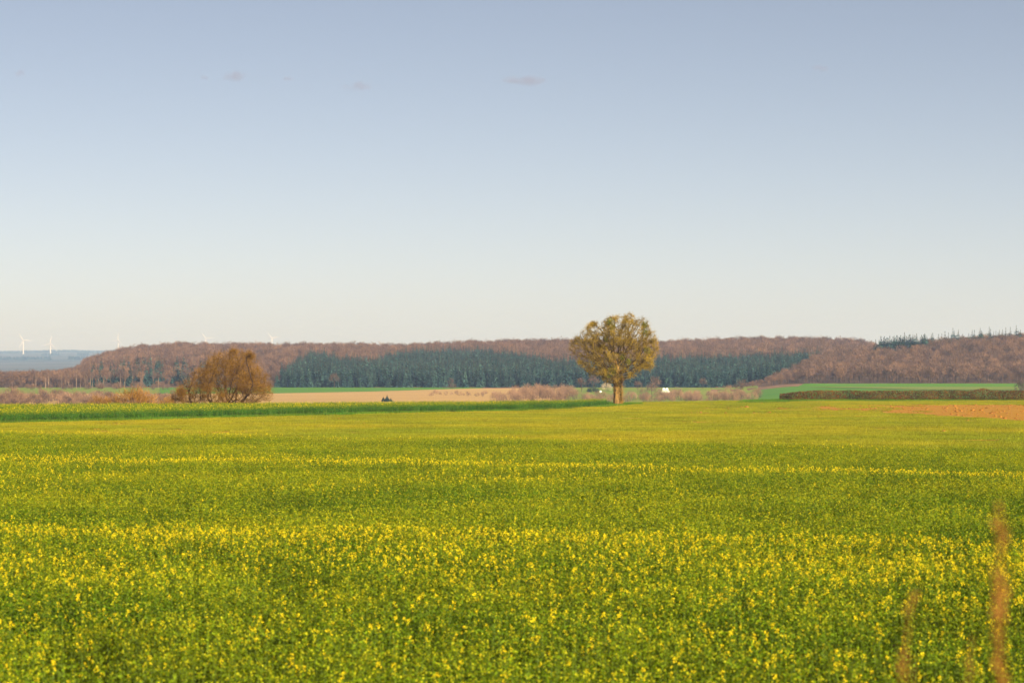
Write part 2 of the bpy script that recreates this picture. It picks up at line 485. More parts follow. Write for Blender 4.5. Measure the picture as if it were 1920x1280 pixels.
def scatter(name, coll, P, rz, sc, ix, label=None, cat=None, tilt=None):
    n = len(P)
    me = bpy.data.meshes.new(name)
    me.vertices.add(n); me.vertices.foreach_set("co", np.asarray(P, np.float32).ravel())
    rot = np.zeros((n, 3), np.float32); rot[:, 2] = rz
    if tilt is not None: rot[:, :2] = tilt
    scv = np.asarray(sc, np.float32)
    if scv.ndim == 1: scv = np.repeat(scv[:, None], 3, 1)
    a = me.attributes.new("rot", 'FLOAT_VECTOR', 'POINT'); a.data.foreach_set("vector", rot.ravel())
    a = me.attributes.new("scl", 'FLOAT_VECTOR', 'POINT'); a.data.foreach_set("vector", scv.ravel())
    a = me.attributes.new("idx", 'INT', 'POINT'); a.data.foreach_set("value", np.asarray(ix, np.int32))
    o = put(name, me)
    ng = bpy.data.node_groups.new(name + "_scatter", 'GeometryNodeTree')
    ng.interface.new_socket("Geometry", in_out='INPUT', socket_type='NodeSocketGeometry')
    ng.interface.new_socket("Geometry", in_out='OUTPUT', socket_type='NodeSocketGeometry')
    N = ng.nodes.new; L = ng.links.new
    gi = N("NodeGroupInput"); go = N("NodeGroupOutput")
    ci = N("GeometryNodeCollectionInfo"); ci.inputs[0].default_value = coll
    ci.inputs[1].default_value = True; ci.inputs[2].default_value = True
    ip = N("GeometryNodeInstanceOnPoints"); ip.inputs["Pick Instance"].default_value = True
    def na(nm, ty):
        x = N("GeometryNodeInputNamedAttribute"); x.data_type = ty; x.inputs[0].default_value = nm
        return [s for s in x.outputs if s.enabled][0]
    L(gi.outputs[0], ip.inputs["Points"]); L(ci.outputs[0], ip.inputs["Instance"])
    L(na("idx", 'INT'), ip.inputs["Instance Index"])
    L(na("rot", 'FLOAT_VECTOR'), ip.inputs["Rotation"])
    L(na("scl", 'FLOAT_VECTOR'), ip.inputs["Scale"])
    L(ip.outputs[0], go.inputs[0])
    md = o.modifiers.new("scatter", 'NODES'); md.node_group = ng
    o["kind"] = "stuff"
    if label: o["label"] = label
    if cat: o["category"] = cat
    return o

def jgrid(x0, x1, y0, y1, s, g=rng):
    xs = np.arange(x0, x1, s); ys = np.arange(y0, y1, s)
    X, Y = np.meshgrid(xs, ys)
    X = X + g.uniform(-.5, .5, X.shape) * s; Y = Y + g.uniform(-.5, .5, Y.shape) * s
    return X.ravel(), Y.ravel()

# ------------------------------------------------------------------ rapeseed crop
def rape_patch(seed, leafmat, size=1.25, n=62, h=0.74, buds=0.5):
    g = np.random.default_rng(seed)
    b = MB()
    base = np.stack([g.uniform(-size / 2, size / 2, n), g.uniform(-size / 2, size / 2, n), np.zeros(n)], 1)
    hh = h * g.uniform(0.78, 1.12, n)
    lean = np.stack([g.normal(0, .07, n), g.normal(0, .07, n), np.ones(n)], 1)
    top = base + lean * hh[:, None]
    b.add(*blades(base, top - base, hh, 0.016, g), 2)
    k = 11
    t = np.tile(np.linspace(0.28, 0.98, k), n) + g.normal(0, .04, n * k)
    P = np.repeat(base, k, 0) + np.repeat(top - base, k, 0) * np.clip(t, .1, 1)[:, None]
    az = g.uniform(0, 2 * math.pi, n * k)
    el = g.uniform(0.15, 1.1, n * k)
    D = np.stack([np.cos(az) * np.cos(el), np.sin(az) * np.cos(el), np.sin(el)], 1)
    L = np.interp(t, [0.2, 0.6, 1.0], [0.15, 0.105, 0.05]) * g.uniform(.6, 1.3, n * k)
    b.add(*leaves(P, D, L, L * 0.36, 0.22, g), 0)
    # green-yellow bud tips
    m = int(n * buds)
    tp = np.repeat(top[:m], 3, 0) + g.normal(0, 0.018, (m * 3, 3)) + [0, 0, 0.02]
    b.add(*flecks(tp, 0.036, g), 1)
    return b.mesh("rape_patch", [leafmat, M['rape_bud'], M['rape_stem']])

def flower_head(seed):
    g = np.random.default_rng(seed)
    b = MB()
    n = 16
    a = g.uniform(0, 2 * math.pi, n); r = 0.034 * np.sqrt(g.uniform(0.1, 1, n))
    P = np.stack([np.cos(a) * r, np.sin(a) * r, g.uniform(-0.035, 0.03, n)], 1)
    b.add(*flecks(P, g.uniform(0.022, 0.034, n), g), 0)
    b.add(*flecks(np.stack([g.normal(0, .006, 4), g.normal(0, .006, 4), np.full(4, .035)], 1), 0.014, g), 1)
    b.add(*blades(np.array([[0, 0, -0.30]]), np.array([[0, 0, 1.0]]), 0.30, 0.010, g), 2)
    # side shoots with a few open flowers
    for s in range(2):
        az = g.uniform(0, 6.28); c = np.array([math.cos(az) * .05, math.sin(az) * .05, -.06 - .05 * s])
        b.add(*flecks(c + g.normal(0, .012, (5, 3)), 0.024, g), 0)
    return b.mesh("flower_head", [M['rape_flower'], M['rape_bud'], M['rape_stem']])

near_c = collection("rape_plants", [rape_patch(100 + i, M['rape_leaf']) for i in range(8)])
X, Y = jgrid(-46, 46, 17, 146, 0.82)
k = (Y < L3(X)) & (np.abs(X) < 0.23 * Y + 3) & (rng.random(len(X)) > 0.22 * sstep(.6, .35, fbm(X / 2.0 + 4, Y / 3.0, 2)))
X, Y = X[k], Y[k]
n = len(X)
hv = 0.84 + 0.34 * fbm(X / 3.5, Y / 5.0, 3) + 0.05 * sstep(-4, 0, L1(X) - Y) * sstep(-9, -3, Y - L1(X))
scatter("rapeseed_crop", near_c, np.stack([X, Y, ground(X, Y)], 1), rng.uniform(0, 6.28, n),
        np.stack([np.ones(n), np.ones(n), hv], 1), rng.integers(0, 8, n),
        "knee-high green rapeseed crop filling the near field", "crop")

fl_c = collection("rape_flowers", [flower_head(200 + i) for i in range(6)])
def flower_density(X, Y):
    d1 = Y - L1(X); d2 = Y - L2(X); d3 = Y - L3(X)
    patch = fbm(X / 2.2 + 11, Y / 4.0 + 7, 3)
    patch2 = fbm(X / 9 + 3, Y / 14 + 1, 2)
    near = np.interp(Y, [17, 30, 36, 42, 56], [1.1, 0.75, 0.85, 2.4, 3.8]) * np.interp(patch2, [.3, .7], [0.6, 1.4])
    near = near + 15.0 * np.exp(-((d1 + 1.1) / 1.1) ** 2)
    far = (0.10 + 0.9 * sstep(0.5, 0.72, patch2)) * np.where(d2 > 0, 0.45, 1.0)
    d = np.where(d1 < 0, near, far)
    d = d + 3.0 * np.exp(-((d3 + 0.6) / 0.6) ** 2) * sstep(30, -30, X)
    d = d * sstep(0.05, 0.70, patch) * 3.3
    d = d + 22.0 * np.exp(-(d2 / 1.15) ** 2) * (0.5 + patch)
    return np.where(d3 < 0, d, 0)
CELL = 0.26
X, Y = jgrid(-46, 46, 17, 146, CELL)
k = (np.abs(X) < 0.23 * Y + 2)
X, Y = X[k], Y[k]
k = rng.random(len(X)) < flower_density(X, Y) * CELL * CELL
X, Y = X[k], Y[k]; n = len(X)
z = ground(X, Y) + 0.80 * (0.84 + 0.34 * fbm(X / 3.5, Y / 5.0, 3)) + rng.normal(0.03, 0.05, n)
scatter("rapeseed_flowers", fl_c, np.stack([X, Y, z], 1), rng.uniform(0, 6.28, n), rng.uniform(0.38, 0.9, n), rng.integers(0, 6, n),
        "yellow rapeseed flower heads standing above the near crop", "flowers", tilt=rng.normal(0, .2, (n, 2)))

# the second block of rape at the back of the meadow, its tall green edge facing the camera
st_c = collection("strip_plants", [rape_patch(300 + i, M['strip_leaf'], n=34, h=0.76, buds=0.6) for i in range(6)])
X, Y = jgrid(-85, 16, 170, 300, 0.85)
inside = lambda X, Y: (Y > S1(X)) & (Y < S2(X)) & (X < S_END)
k = inside(X, Y) & (np.abs(X) < 0.24 * Y + 3)
X, Y = X[k], Y[k]; n = len(X)
scatter("back_rapeseed_crop", st_c, np.stack([X, Y, ground(X, Y)], 1), rng.uniform(0, 6.28, n),
        np.stack([np.ones(n), np.ones(n), rng.uniform(.9, 1.12, n) * (0.92 + 0.16 * fbm(X / 4, Y / 6))], 1), rng.integers(0, 6, n),
        "dense green rapeseed block running along the back of the meadow to the lone tree", "crop")
X, Y = jgrid(-85, 16, 170, 300, 0.4)
k = inside(X, Y - 3.0) & (Y < S2(X)) & (np.abs(X) < 0.24 * Y + 3)
X, Y = X[k], Y[k]
dd = 1.5 * sstep(0.3, 0.6, fbm(X / 3, Y / 3)) * (0.5 + 0.9 * vnoise(X / 30, Y / 4.0)) * sstep(6, -14, X) + 0.15
dd = dd * sstep(3, 7, Y - S1(X))
k = rng.random(len(X)) < dd * 0.16
X, Y = X[k], Y[k]; n = len(X)
scatter("back_rapeseed_flowers", fl_c, np.stack([X, Y, ground(X, Y) + rng.normal(0.84, .05, n)], 1), rng.uniform(0, 6.28, n), rng.uniform(0.6, 1.15, n),
        rng.integers(0, 6, n), "yellow flower heads on the back rapeseed block", "flowers")

# ------------------------------------------------------------------ meadow grass, verge, clods
def tuft_patch(seed, mat, size=2.4, n=260, h=0.10):
    g = np.random.default_rng(seed); b = MB()
    c = np.stack([g.uniform(-size / 2, size / 2, n), g.uniform(-size / 2, size / 2, n), np.zeros(n)], 1)
    P = np.repeat(c, 3, 0) + g.normal(0, .05, (n * 3, 3)) * [1, 1, 0]
    D = np.stack([g.normal(0, .6, n * 3), g.normal(0, .6, n * 3), np.ones(n * 3)], 1)
    b.add(*blades(P, D, h * g.uniform(.5, 1.6, n * 3), 0.035, g), 0)
    return b.mesh("tuft_patch", mat)
tu_c = collection("meadow_tufts", [tuft_patch(400 + i, M['meadow']) for i in range(4)] + [tuft_patch(410 + i, M['verge'], h=0.2) for i in range(3)])
X, Y = jgrid(-95, 95, 110, 372, 1.7)
px = 960 + F * X / Y
E = np.interp(px, EDGE[:, 0], EDGE[:, 1])
k = (Y > L3(X) + 0.6) & (Y < E + 12) & ~inside(X, Y) & (np.abs(X) < 0.24 * Y + 3)
k &= rng.random(len(X)) < (1.0 - 1.0 * soil_mask(X, Y))
X, Y, px, E = X[k], Y[k], px[k], E[k]; n = len(X)
verge = ((px > 1150) & (Y > E - 16) & (px > 1400)) | ((Y > S1(X) - 3.0) & (Y < S2(X) + 2) & (X < S_END + 3))
scatter("meadow_grass", tu_c, np.stack([X, Y, ground(X, Y)], 1), rng.uniform(0, 6.28, n), rng.uniform(.8, 1.25, n),
        np.where(verge, rng.integers(4, 7, n), rng.integers(0, 4, n)), "short yellow green grass of the open meadow", "grass")

def clod(seed):
    g = np.random.default_rng(seed)
    v = []; f = []
    for i in range(5):
        th = math.pi * (i + .5) / 5
        for j in range(7):
            ph = 2 * math.pi * j / 7
            r = g.uniform(.7, 1.2)
            v.append((r * math.sin(th) * math.cos(ph), r * math.sin(th) * math.sin(ph), .6 * r * math.cos(th)))
    for i in range(4):
        for j in range(7):
            f.append((i * 7 + j, i * 7 + (j + 1) % 7, (i + 1) * 7 + (j + 1) % 7, (i + 1) * 7 + j))
    b = MB(); b.add(v, f); return b.mesh("clod", M['clod'])
cl_c = collection("clods", [clod(i) for i in range(4)])
X, Y = jgrid(-80, 95, 130, 330, 0.6)
k = (rng.random(len(X)) < 0.16 * np.clip(soil_mask(X, Y) - .3, 0, 1)) & (Y > L3(X) + 2) & ~inside(X, Y) & (np.abs(X) < .23 * Y)
X, Y = X[k], Y[k]; n = len(X)
scatter("soil_clods", cl_c, np.stack([X, Y, ground(X, Y) + .02], 1), rng.uniform(0, 6.28, n), rng.gamma(1.3, .035, n) + .03, rng.integers(0, 4, n),
        "reddish clods of earth on the bare right-hand part of the meadow", "soil")

# ------------------------------------------------------------------ trees
def colonize(starts, A, step, infl, kill, iters, g, up=0.06, jit=0.12):
    """grow a branching skeleton towards the points A; starts = list of (base, top) stems"""
    N_ = []; par = []
    for p, q_ in starts:
        p = np.array(p, float); q_ = np.array(q_, float)
        m = max(2, int(np.linalg.norm(q_ - p) / step))
        prev = -1
        for i in range(m + 1):
            w = p + (q_ - p) * i / m
            if 0 < i < m: w = w + g.normal(0, step * 0.06, 3)
            N_.append(w); par.append(prev); prev = len(N_) - 1
    N_ = np.array(N_); par = list(par)
    best = np.full(len(A), 1e9); bi = np.zeros(len(A), int); alive = np.ones(len(A), bool)
    def upd(lo):
        d = np.linalg.norm(A[:, None, :] - N_[None, lo:, :], axis=2)
        m = d.argmin(1); dm = d[np.arange(len(A)), m]
        b = dm < best
        best[b] = dm[b]; bi[b] = m[b] + lo
    upd(0)
    for _ in range(iters):
        use = alive & (best < infl) & (best > kill)
        if not use.any(): break
        ids = bi[use]; dv = norm(A[use] - N_[ids])
        un, inv = np.unique(ids, return_inverse=True)
        s = np.zeros((len(un), 3)); np.add.at(s, inv, dv)
        s = norm(norm(s) + g.normal(0, jit, s.shape) + [0, 0, up])
        new = N_[un] + s * step
        lo = len(N_)
        N_ = np.concatenate([N_, new]); par += list(un)
        upd(lo)
        alive &= best > kill
        if len(N_) > 6000: break
    return N_, np.array(par)

def radii(N_, par, tip, expo=2.2):
    r = np.zeros(len(N_)); has = np.zeros(len(N_), bool)
    acc = np.zeros(len(N_))
    for i in range(len(N_) - 1, -1, -1):
        ri = acc[i] ** (1 / expo) if acc[i] > 0 else tip
        r[i] = ri
        if par[i] >= 0: acc[par[i]] += ri ** expo
    return r

def tree_meshes(starts, A, step, tip, twig_n, twig_len, twig_w, mats, g, kill=0.5, infl=4.0, thick=None, twig_r=0.05, bud=0.0, spread=0.9, up=0.06):
    N_, par = colonize(starts, A, step, infl, kill, 130, g, up=up)
    r = radii(N_, par, tip)
    if thick: r = r * (thick / r.max()) ** np.clip((r - tip) / (r.max() - tip), 0, 1)
    k = par >= 0
    i = np.where(k)[0]; p = par[i]
    wood = MB()
    big = r[i] > 0.11
    for sel, mi in ((~big, 0), (big, 1)):
        if sel.any(): wood.add(*tubes(N_[p[sel]], N_[i[sel]], np.minimum(r[p[sel]], r[i[sel]] * 1.5), r[i[sel]], 7), mi)
    th = i[r[i] < twig_r]
    D0 = norm(N_[th] - N_[par[th]])
    tips = N_[th]
    cc = tips[g.integers(0, len(tips), 75)]
    dmin = np.linalg.norm(tips[:, None] - cc[None], axis=2).min(1)
    cnt = np.round(twig_n * np.interp(dmin, [0, .35, .8, 1.3], [2.2, 1.8, .8, .45])).astype(int)
    rep_ = np.repeat(np.arange(len(th)), cnt)
    P = tips[rep_] - D0[rep_] * g.uniform(0, step, (len(rep_), 1))
    D = norm(D0[rep_] + spread * g.normal(size=P.shape) * .8 + [0, 0, .12])
    L = twig_len * g.uniform(.5, 1.4, len(P))
    tw = MB(); tw.add(*blades(P, D, L, twig_w, g))
    if bud > 0:
        Q = P + D * (L * g.uniform(.4, 1.0, len(P)))[:, None]
        tw.add(*flecks(Q, bud, g))
    return wood, tw, N_, r

# --- the lone tree: pollarded oak with mistletoe
TY = 302.0
troot_p = at(1158, TY)
sc_ = TY / F
def tl(px, row, d=0.0):
    """metres from the foot of the tree for a point seen at (px, row)"""
    return np.array([(px - 1158) * sc_, d, (758 - row) * sc_])
g = np.random.default_rng(21)
lobes = [(1158, 618, 30), (1120, 632, 30), (1190, 625, 31), (1090, 652, 24), (1212, 650, 26), (1150, 655, 44), (1120, 676, 26), (1205, 670, 22),
         (1150, 690, 30), (1205, 606, 14), (1142, 602, 13), (1178, 600, 14), (1100, 630, 18), (1218, 632, 16), (1078, 648, 12), (1228, 655, 10), (1215, 682, 12), (1112, 692, 16), (1184, 692, 18), (1138, 704, 13), (1100, 676, 18), (1072, 655, 9)]
A = []
area = np.array([l[2] ** 2 for l in lobes], float); area /= area.sum()
for i in range(3200):
    l = lobes[g.choice(len(lobes), p=area)]
    a = g.uniform(0, 6.28); rr = l[2] * math.sqrt(g.uniform(0, 1))
    p = tl(l[0] + rr * math.cos(a), l[1] + rr * math.sin(a))
    lim = math.sqrt(max(0.4, 5.4 ** 2 - (p[0] + .3) ** 2 - ((p[2] - 7.0) * 1.15) ** 2))
    p[1] = g.uniform(-lim, lim)
    A.append(p)
A = np.array(A)
wood, tw, TN, TR = tree_meshes([((0, 0, 2.7), (-0.05, 0, 4.3)), ], A, 0.28, 0.012, 18, 0.46, 0.016, None, g, kill=0.32, infl=4.5, thick=0.36, twig_r=0.060, bud=0.085)
tree = empty("oak_tree", troot_p)
tag(tree, "lone round-crowned pollard oak with mistletoe standing at the end of the back crop", "tree")
# trunk with burrs, flared at the foot
ht = np.linspace(-0.15, 4.3, 20); na = 18
ang = np.arange(na) * 2 * math.pi / na
tv = []
for h_ in ht:
    rad = 0.39 + 0.22 * math.exp(-max(h_, 0) / 0.35) + 0.06 * math.sin(h_ * 2.1) + 0.07 * sstep(2.4, 3.2, h_) - 0.34 * sstep(3.3, 4.3, h_)
    rr = rad * (1 + 0.10 * np.sin(3 * ang + h_) + 0.07 * np.sin(7 * ang - 2.3 * h_) + g.normal(0, .03, na))
    tv.append(np.stack([rr * np.cos(ang) - 0.03 * h_, rr * np.sin(ang), np.full(na, h_)], 1))
tv = np.concatenate(tv)
ii = np.arange(len(ht) * na).reshape(len(ht), na)
tq = np.stack([ii[:-1], np.roll(ii, -1, 1)[:-1], np.roll(ii, -1, 1)[1:], ii[1:]], -1).reshape(-1, 4)
b = MB(); b.add(tv, tq); trunk = b.build("trunk", M['bark'], tree, smooth=True)
wood.build("limbs", [M['bark_dark'], M['bark']], tree)
# short epicormic shoots bristling from the trunk, thicker on the right
n = 1500
a = g.uniform(0, 6.28, n); h_ = g.uniform(0.0, 4.4, n) ** 1.0
P = np.stack([0.5 * np.cos(a), 0.5 * np.sin(a), h_], 1)
D = np.stack([np.cos(a) + .25, np.sin(a), g.uniform(-.2, .8, n)], 1)
Lg = g.uniform(.12, .45, n) * np.where(np.cos(a) > 0.2, 1.7, .7)
b = MB(); b.add(*blades(P, D, Lg, 0.022, g)); b.build("trunk_shoots", M['twig_orange'], trunk)
n = 1700
a = np.concatenate([g.normal(math.pi, .55, n // 2), g.normal(-0.4, .6, n - n // 2)])
P = np.stack([0.47 * np.cos(a), 0.47 * np.sin(a), g.uniform(0.0, 4.2, n)], 1)
b = MB(); b.add(*flecks(P, g.uniform(.08, .18, n), g)); b.build("ivy", M['ivy'], trunk)
tw.build("crown", M['twig_gold'], tree)
for (p_, r_, s_, d_) in [(1143, 603, 8.5, -2.0), (1146, 612, 7, -2.2), (1207, 608, 6.5, -1.6), (1208, 622, 7.5, -2.0), (1211, 655, 8, -2.4), (1134, 635, 6, -3.0),
                         (1148, 693, 9, -2.0), (1165, 668, 6, -3.2), (1138, 703, 7, -1.5), (1175, 676, 6, -3.0)]:
    c = tl(p_, r_, d_); R_ = s_ * sc_
    m_ = 240
    d0 = rdir(m_, g)
    P = c + d0 * (R_ * g.uniform(.1, 1, (m_, 1)) ** .5) * [1, 1, 1.1]
    b = MB(); b.add(*blades(np.tile(c, (90, 1)), rdir(90, g), R_ * g.uniform(.6, 1.1, 90), .02, g)); b.add(*flecks(P, g.uniform(.10, .18, m_), g))
    b.build("mistletoe_clump", M['mistletoe'], tree)

# --- the spreading many-stemmed tree at the left
BY = 285.0
broot = at(415, BY); sb = BY / F
def bl(px, row, d=0.0):
    return np.array([(px - 415) * sb, d, (757 - row) * sb])
g = np.random.default_rng(33)
lobes = [(415, 685, 34), (450, 680, 34), (384, 702, 24), (480, 705, 26), (347, 722, 20), (430, 715, 44), (400, 725, 40), (470, 725, 30), (360, 735, 22), (430, 668, 20), (462, 664, 18), (495, 722, 14), (330, 740, 13), (500, 735, 12), (405, 670, 14)]
area = np.array([l[2] ** 2 for l in lobes], float); area /= area.sum()
A = []
for i in range(2800):
    l = lobes[g.choice(len(lobes), p=area)]
    a = g.uniform(0, 6.28); rr = l[2] * math.sqrt(g.uniform(0, 1))
    p = bl(l[0] + rr * math.cos(a), min(l[1] + rr * math.sin(a), 752))
    p[1] = g.uniform(-1, 1) * math.sqrt(max(.5, 5.5 ** 2 - (p[0] * .85) ** 2))
    A.append(p)
starts = [(bl(430, 757), bl(425, 740, .3)), (bl(450, 757, .6), bl(457, 738, .8)), (bl(405, 757, -.5), bl(392, 740, -.8)), (bl(350, 757, .2), bl(340, 744, 0)), (bl(368, 757, -.4), bl(358, 742, -.7)), (bl(425, 757, 1), bl(440, 742, 1.6))]
wood, tw, _, _ = tree_meshes(starts, np.array(A), 0.28, 0.010, 13, 0.70, 0.015, None, g, kill=.33, infl=4.5, thick=.20, twig_r=.06, bud=0.07, spread=1.0, up=0.0)
bt = empty("budding_tree", broot)
tag(bt, "wide orange brown many-stemmed budding tree behind the back crop", "tree")
wood.build("trunk", [M['bark_dark'], M['bark_dark']], bt)
tw.build("crown", M['twig_bud'], bt)

# --- generic leafless trees, bushes and conifers
def bare_tree_mesh(seed, h=8.0, rad=2.7, mat='brown_twig', bark='bark_dark', n=460, w=0.115, bole=0.14, sub=0.8):
    g = np.random.default_rng(seed); b = MB()
    # stem and limbs
    top = np.array([g.normal(0, .3), g.normal(0, .3), h * .72])
    b.add(*tubes(np.array([[0, 0, -.4], top * .5]), np.array([top * .5, top]), np.array([.11, .09]) * h / 8, np.array([.09, .03]) * h / 8, 5), 1)
    m = 11
    t = g.uniform(bole * .8, .68, m); az = g.uniform(0, 6.28, m) + np.arange(m) * 2.4
    P0 = top[None] * (t / .72)[:, None]
    tipz = h * g.uniform(bole + .2, .92, m); rr = rad * g.uniform(.5, .85, m)
    P1 = np.stack([rr * np.cos(az), rr * np.sin(az), np.maximum(tipz, P0[:, 2] + .5)], 1)
    b.add(*tubes(P0, P1, np.full(m, .05) * h / 8, np.full(m, .015), 4), 0)
    # twig sprays in an uneven crown made of clumps
    nc = 16
    d = rdir(nc, g); d[:, 2] = np.abs(d[:, 2]) * 1.1 - .35
    C = np.stack([d[:, 0] * rad * .72, d[:, 1] * rad * .72, h * (bole + 1) / 2 + d[:, 2] * h * (1 - bole) / 2 * .72], 1)
    ci = g.integers(0, nc, n)
    S = rad * .42 * (g.random((n, 1)) ** .5)
    P = C[ci] + rdir(n, g) * S
    axis = np.array([0, 0, h * (bole + .15)])
    D = norm(norm(P - axis) + .55 * g.normal(size=(n, 3)) + [0, 0, .25])
    b.add(*blades(P - D * .4, D, sub * g.uniform(.6, 1.4, n), w, g), 0)
    return b.mesh("bare_tree", [M[mat], M[bark]])

def bush_mesh(seed, h=3.2, rad=1.9, mat='scrub_twig', bark='bark_dark', n=520, w=0.05, ln=.7):
    g = np.random.default_rng(seed); b = MB()
    m = 16
    az = g.uniform(0, 6.28, m); tilt = g.uniform(.1, .9, m)
    B0 = np.stack([g.normal(0, .25 * rad, m), g.normal(0, .25 * rad, m), np.full(m, -.2)], 1)
    B1 = B0 + np.stack([np.cos(az) * tilt * rad, np.sin(az) * tilt * rad, h * (1 - .45 * tilt)], 1) * .85
    b.add(*tubes(B0, B1, np.full(m, .035), np.full(m, .008), 4), 1)
    nc = 12
    d = rdir(nc, g); d[:, 2] = np.abs(d[:, 2])
    C = d * [rad * .62, rad * .62, h * .55] + [0, 0, .25 * h]
    ci = g.integers(0, nc, n)
    P = C[ci] + rdir(n, g) * (rad * .42 * g.random((n, 1)) ** .5)
    P[:, 2] = np.clip(P[:, 2], .05, None)
    D = norm(norm(P) + .6 * g.normal(size=(n, 3)) + [0, 0, .35])
    b.add(*blades(P, D, ln * g.uniform(.5, 1.3, n), w, g), 0)
    return b.mesh("bush", [M[mat], M[bark]])

def conifer_mesh(seed, h=11.0, rad=1.75, mat='needle', trunk=True, start=.06):
    g = np.random.default_rng(seed); b = MB()
    b.add(*tubes(np.array([[0, 0, -.5]]), np.array([[0, 0, h]]), np.array([.14]), np.array([.02]), 5), 1)
    tiers = 17
    for i in range(tiers):
        t = i / (tiers - 1)
        z0 = h * (start + (1 - start) * t * .97)
        r = rad * (1 - t) ** .85 * g.uniform(.82, 1.12) + .12
        m = max(5, int(11 * (1 - t) + 4))
        az = g.uniform(0, 6.28) + np.arange(m) * 2 * math.pi / m + g.normal(0, .18, m)
        rr = r * g.uniform(.7, 1.15, m)
        D = np.stack([np.cos(az), np.sin(az), g.uniform(-.35, .05, m)], 1)
        P = np.stack([np.zeros(m), np.zeros(m), np.full(m, z0 + .12 * r) + g.normal(0, .12, m)], 1)
        b.add(*leaves(P, D, rr, rr * g.uniform(.5, .75, m), .22, g), 0)
        # hanging side sprays
        Q = P + norm(D) * (rr * g.uniform(.4, .85, m))[:, None]
        E_ = np.stack([np.cos(az + g.normal(0, .7, m)), np.sin(az + g.normal(0, .7, m)), g.uniform(-.9, -.1, m)], 1)
        b.add(*leaves(Q, E_, rr * .5, rr * .28, .1, g), 0)
    b.add(*blades(np.tile([0, 0, h * .95], (4, 1)), np.array([[.12, 0, 1], [-.12, 0, 1], [0, .12, 1], [0, -.12, 1.0]]), h * .09, .16, g), 0)
    return b.mesh("conifer", [M[mat], M['bark_dark']])

con_me = [conifer_mesh(500 + i, h=9.6 * s, rad=1.9 * r_) for i, (s, r_) in enumerate([(1, 1), (.92, .9), (1.1, 1.02), (.85, 1.1), (1.04, .85), (.96, 1.15)])]
bare_me = [bare_tree_mesh(600 + i, h=8.2 + .5 * (i % 3), rad=2.6 + .25 * (i % 4)) for i in range(8)]
tall_me = [bare_tree_mesh(640 + i, h=11.5, rad=2.1, bark='pale_bark', n=360, bole=.3, w=.06) for i in range(4)]

# conifer wood
CTOP = np.array([(495, 702), (520, 688), (560, 664), (590, 655), (640, 664), (690, 668), (720, 660), (780, 651), (900, 650), (960, 654), (1000, 662), (1130, 672), (1180, 668), (1240, 664), (1330, 662), (1420, 657), (1530, 655), (1570, 657)], float)
def proj_row(X, Y, Z):
    return HOR - (Z - CAM_Z) * F / Y
def conifer_zone(X, Y):
    px = 960 + F * X / Y
    z = ground(X, Y)
    top = proj_row(X, Y, z + 9.6)
    ok = (px > 497) & (px < 1575) & (top > np.interp(px, CTOP[:, 0], CTOP[:, 1])) & (Y > 1153) & (Y < 1560)
    onhill = (px > 1320) & (Y < wood_depth(px))
    return ok & ~onhill
X, Y = jgrid(-140, 210, 1153, 1560, 3.7)
k = conifer_zone(X, Y)
X, Y = X[k], Y[k]; Z = ground(X, Y)
order = np.argsort(Y)
X, Y, Z = X[order], Y[order], Z[order]
n = len(X)
scs = rng.uniform(.62, 1.22, n); rzs = rng.uniform(0, 6.28, n); ixs = rng.integers(0, 6, n)
NI = 220
for i in range(NI):
    o = put("spruce_tree", con_me[ixs[i]], None, (X[i], Y[i], Z[i]), rzs[i], scs[i])
    tag(o, "dark blue green spruce in the front rows of the conifer wood", "tree", "spruces of the conifer wood")
scatter("conifer_wood", collection("wood_spruces", con_me), np.stack([X, Y, Z], 1)[NI:], rzs[NI:], scs[NI:], ixs[NI:],
        "conifer plantation climbing the hill behind the front spruces", "wood")

# dark conifers inside the left wood and the clump and row on the right skyline
g = np.random.default_rng(5)
def place_conifers(lst, name, label, group, wide_=1.0):
    for (p_, Y_, s_) in lst:
        q_ = at(p_, Y_)
        tag(put(name, con_me[int(g.integers(0, 6))], None, q_, g.uniform(0, 6.28), (s_ * wide_, s_ * wide_, s_)), label, "tree", group)
lst = []
for i in range(80):
    p_ = g.uniform(172, 425); Y_ = g.uniform(1165, 1300)
    lst.append((p_, Y_, g.uniform(.95, 1.35)))
place_conifers(lst, "spruce_tree", "dark spruce among bare trees on the left hill", "spruces scattered in the left wood")
lst = []
for i in range(64):
    p_ = g.uniform(1642, 1738); lst.append((p_, g.uniform(1248, 1300), g.uniform(1.05, 1.3)))
place_conifers(lst, "pine_tree", "dark conifer in the clump on the right skyline", "conifer clump on the right skyline", 1.9)
lst = []
p_ = 1738.0
while p_ < 1990:
    lst.append((p_, g.uniform(1288, 1318), g.uniform(1.05, 1.35)))
    p_ += g.choice([2.5, 4.0, 6.0, 11.0])
place_conifers(lst, "skyline_conifer", "small conifer in the thin row along the right skyline", "conifer row along the right skyline", 1.4)

# broadleaf woods
X, Y = jgrid(-420, 520, 1050, 1700, 4.9)
px = 960 + F * X / Y
right = (px > 1332) & (Y > 1048 + 5 * vnoise(px / 20, px * 0)) & ((Y < wood_depth(px)) | (px > 1545))
left = (Y > 1152)
k = (px > -150) & (px < 2080) & (left | right) & ~conifer_zone(X, Y)
k &= ~((px > 520) & (px < 1545) & (Y < 1300) & ~((px > 1332) & (Y < wood_depth(px))))           # nothing bare in front of the plantation
k &= ~((px > 172) & (px < 440) & (Y < 1300) & (rng.random(len(px)) < .86))
k &= ~((px > 1640) & (px < 1738) & (Y > 1245) & (Y < 1365))
k &= (Y < 1400) | (px < 1690)
X, Y, px = X[k], Y[k], px[k]
o_ = np.argsort(Y); X, Y, px = X[o_], Y[o_], px[o_]; n = len(X)
Z = ground(X, Y)
s = rng.uniform(.66, 1.28, n)
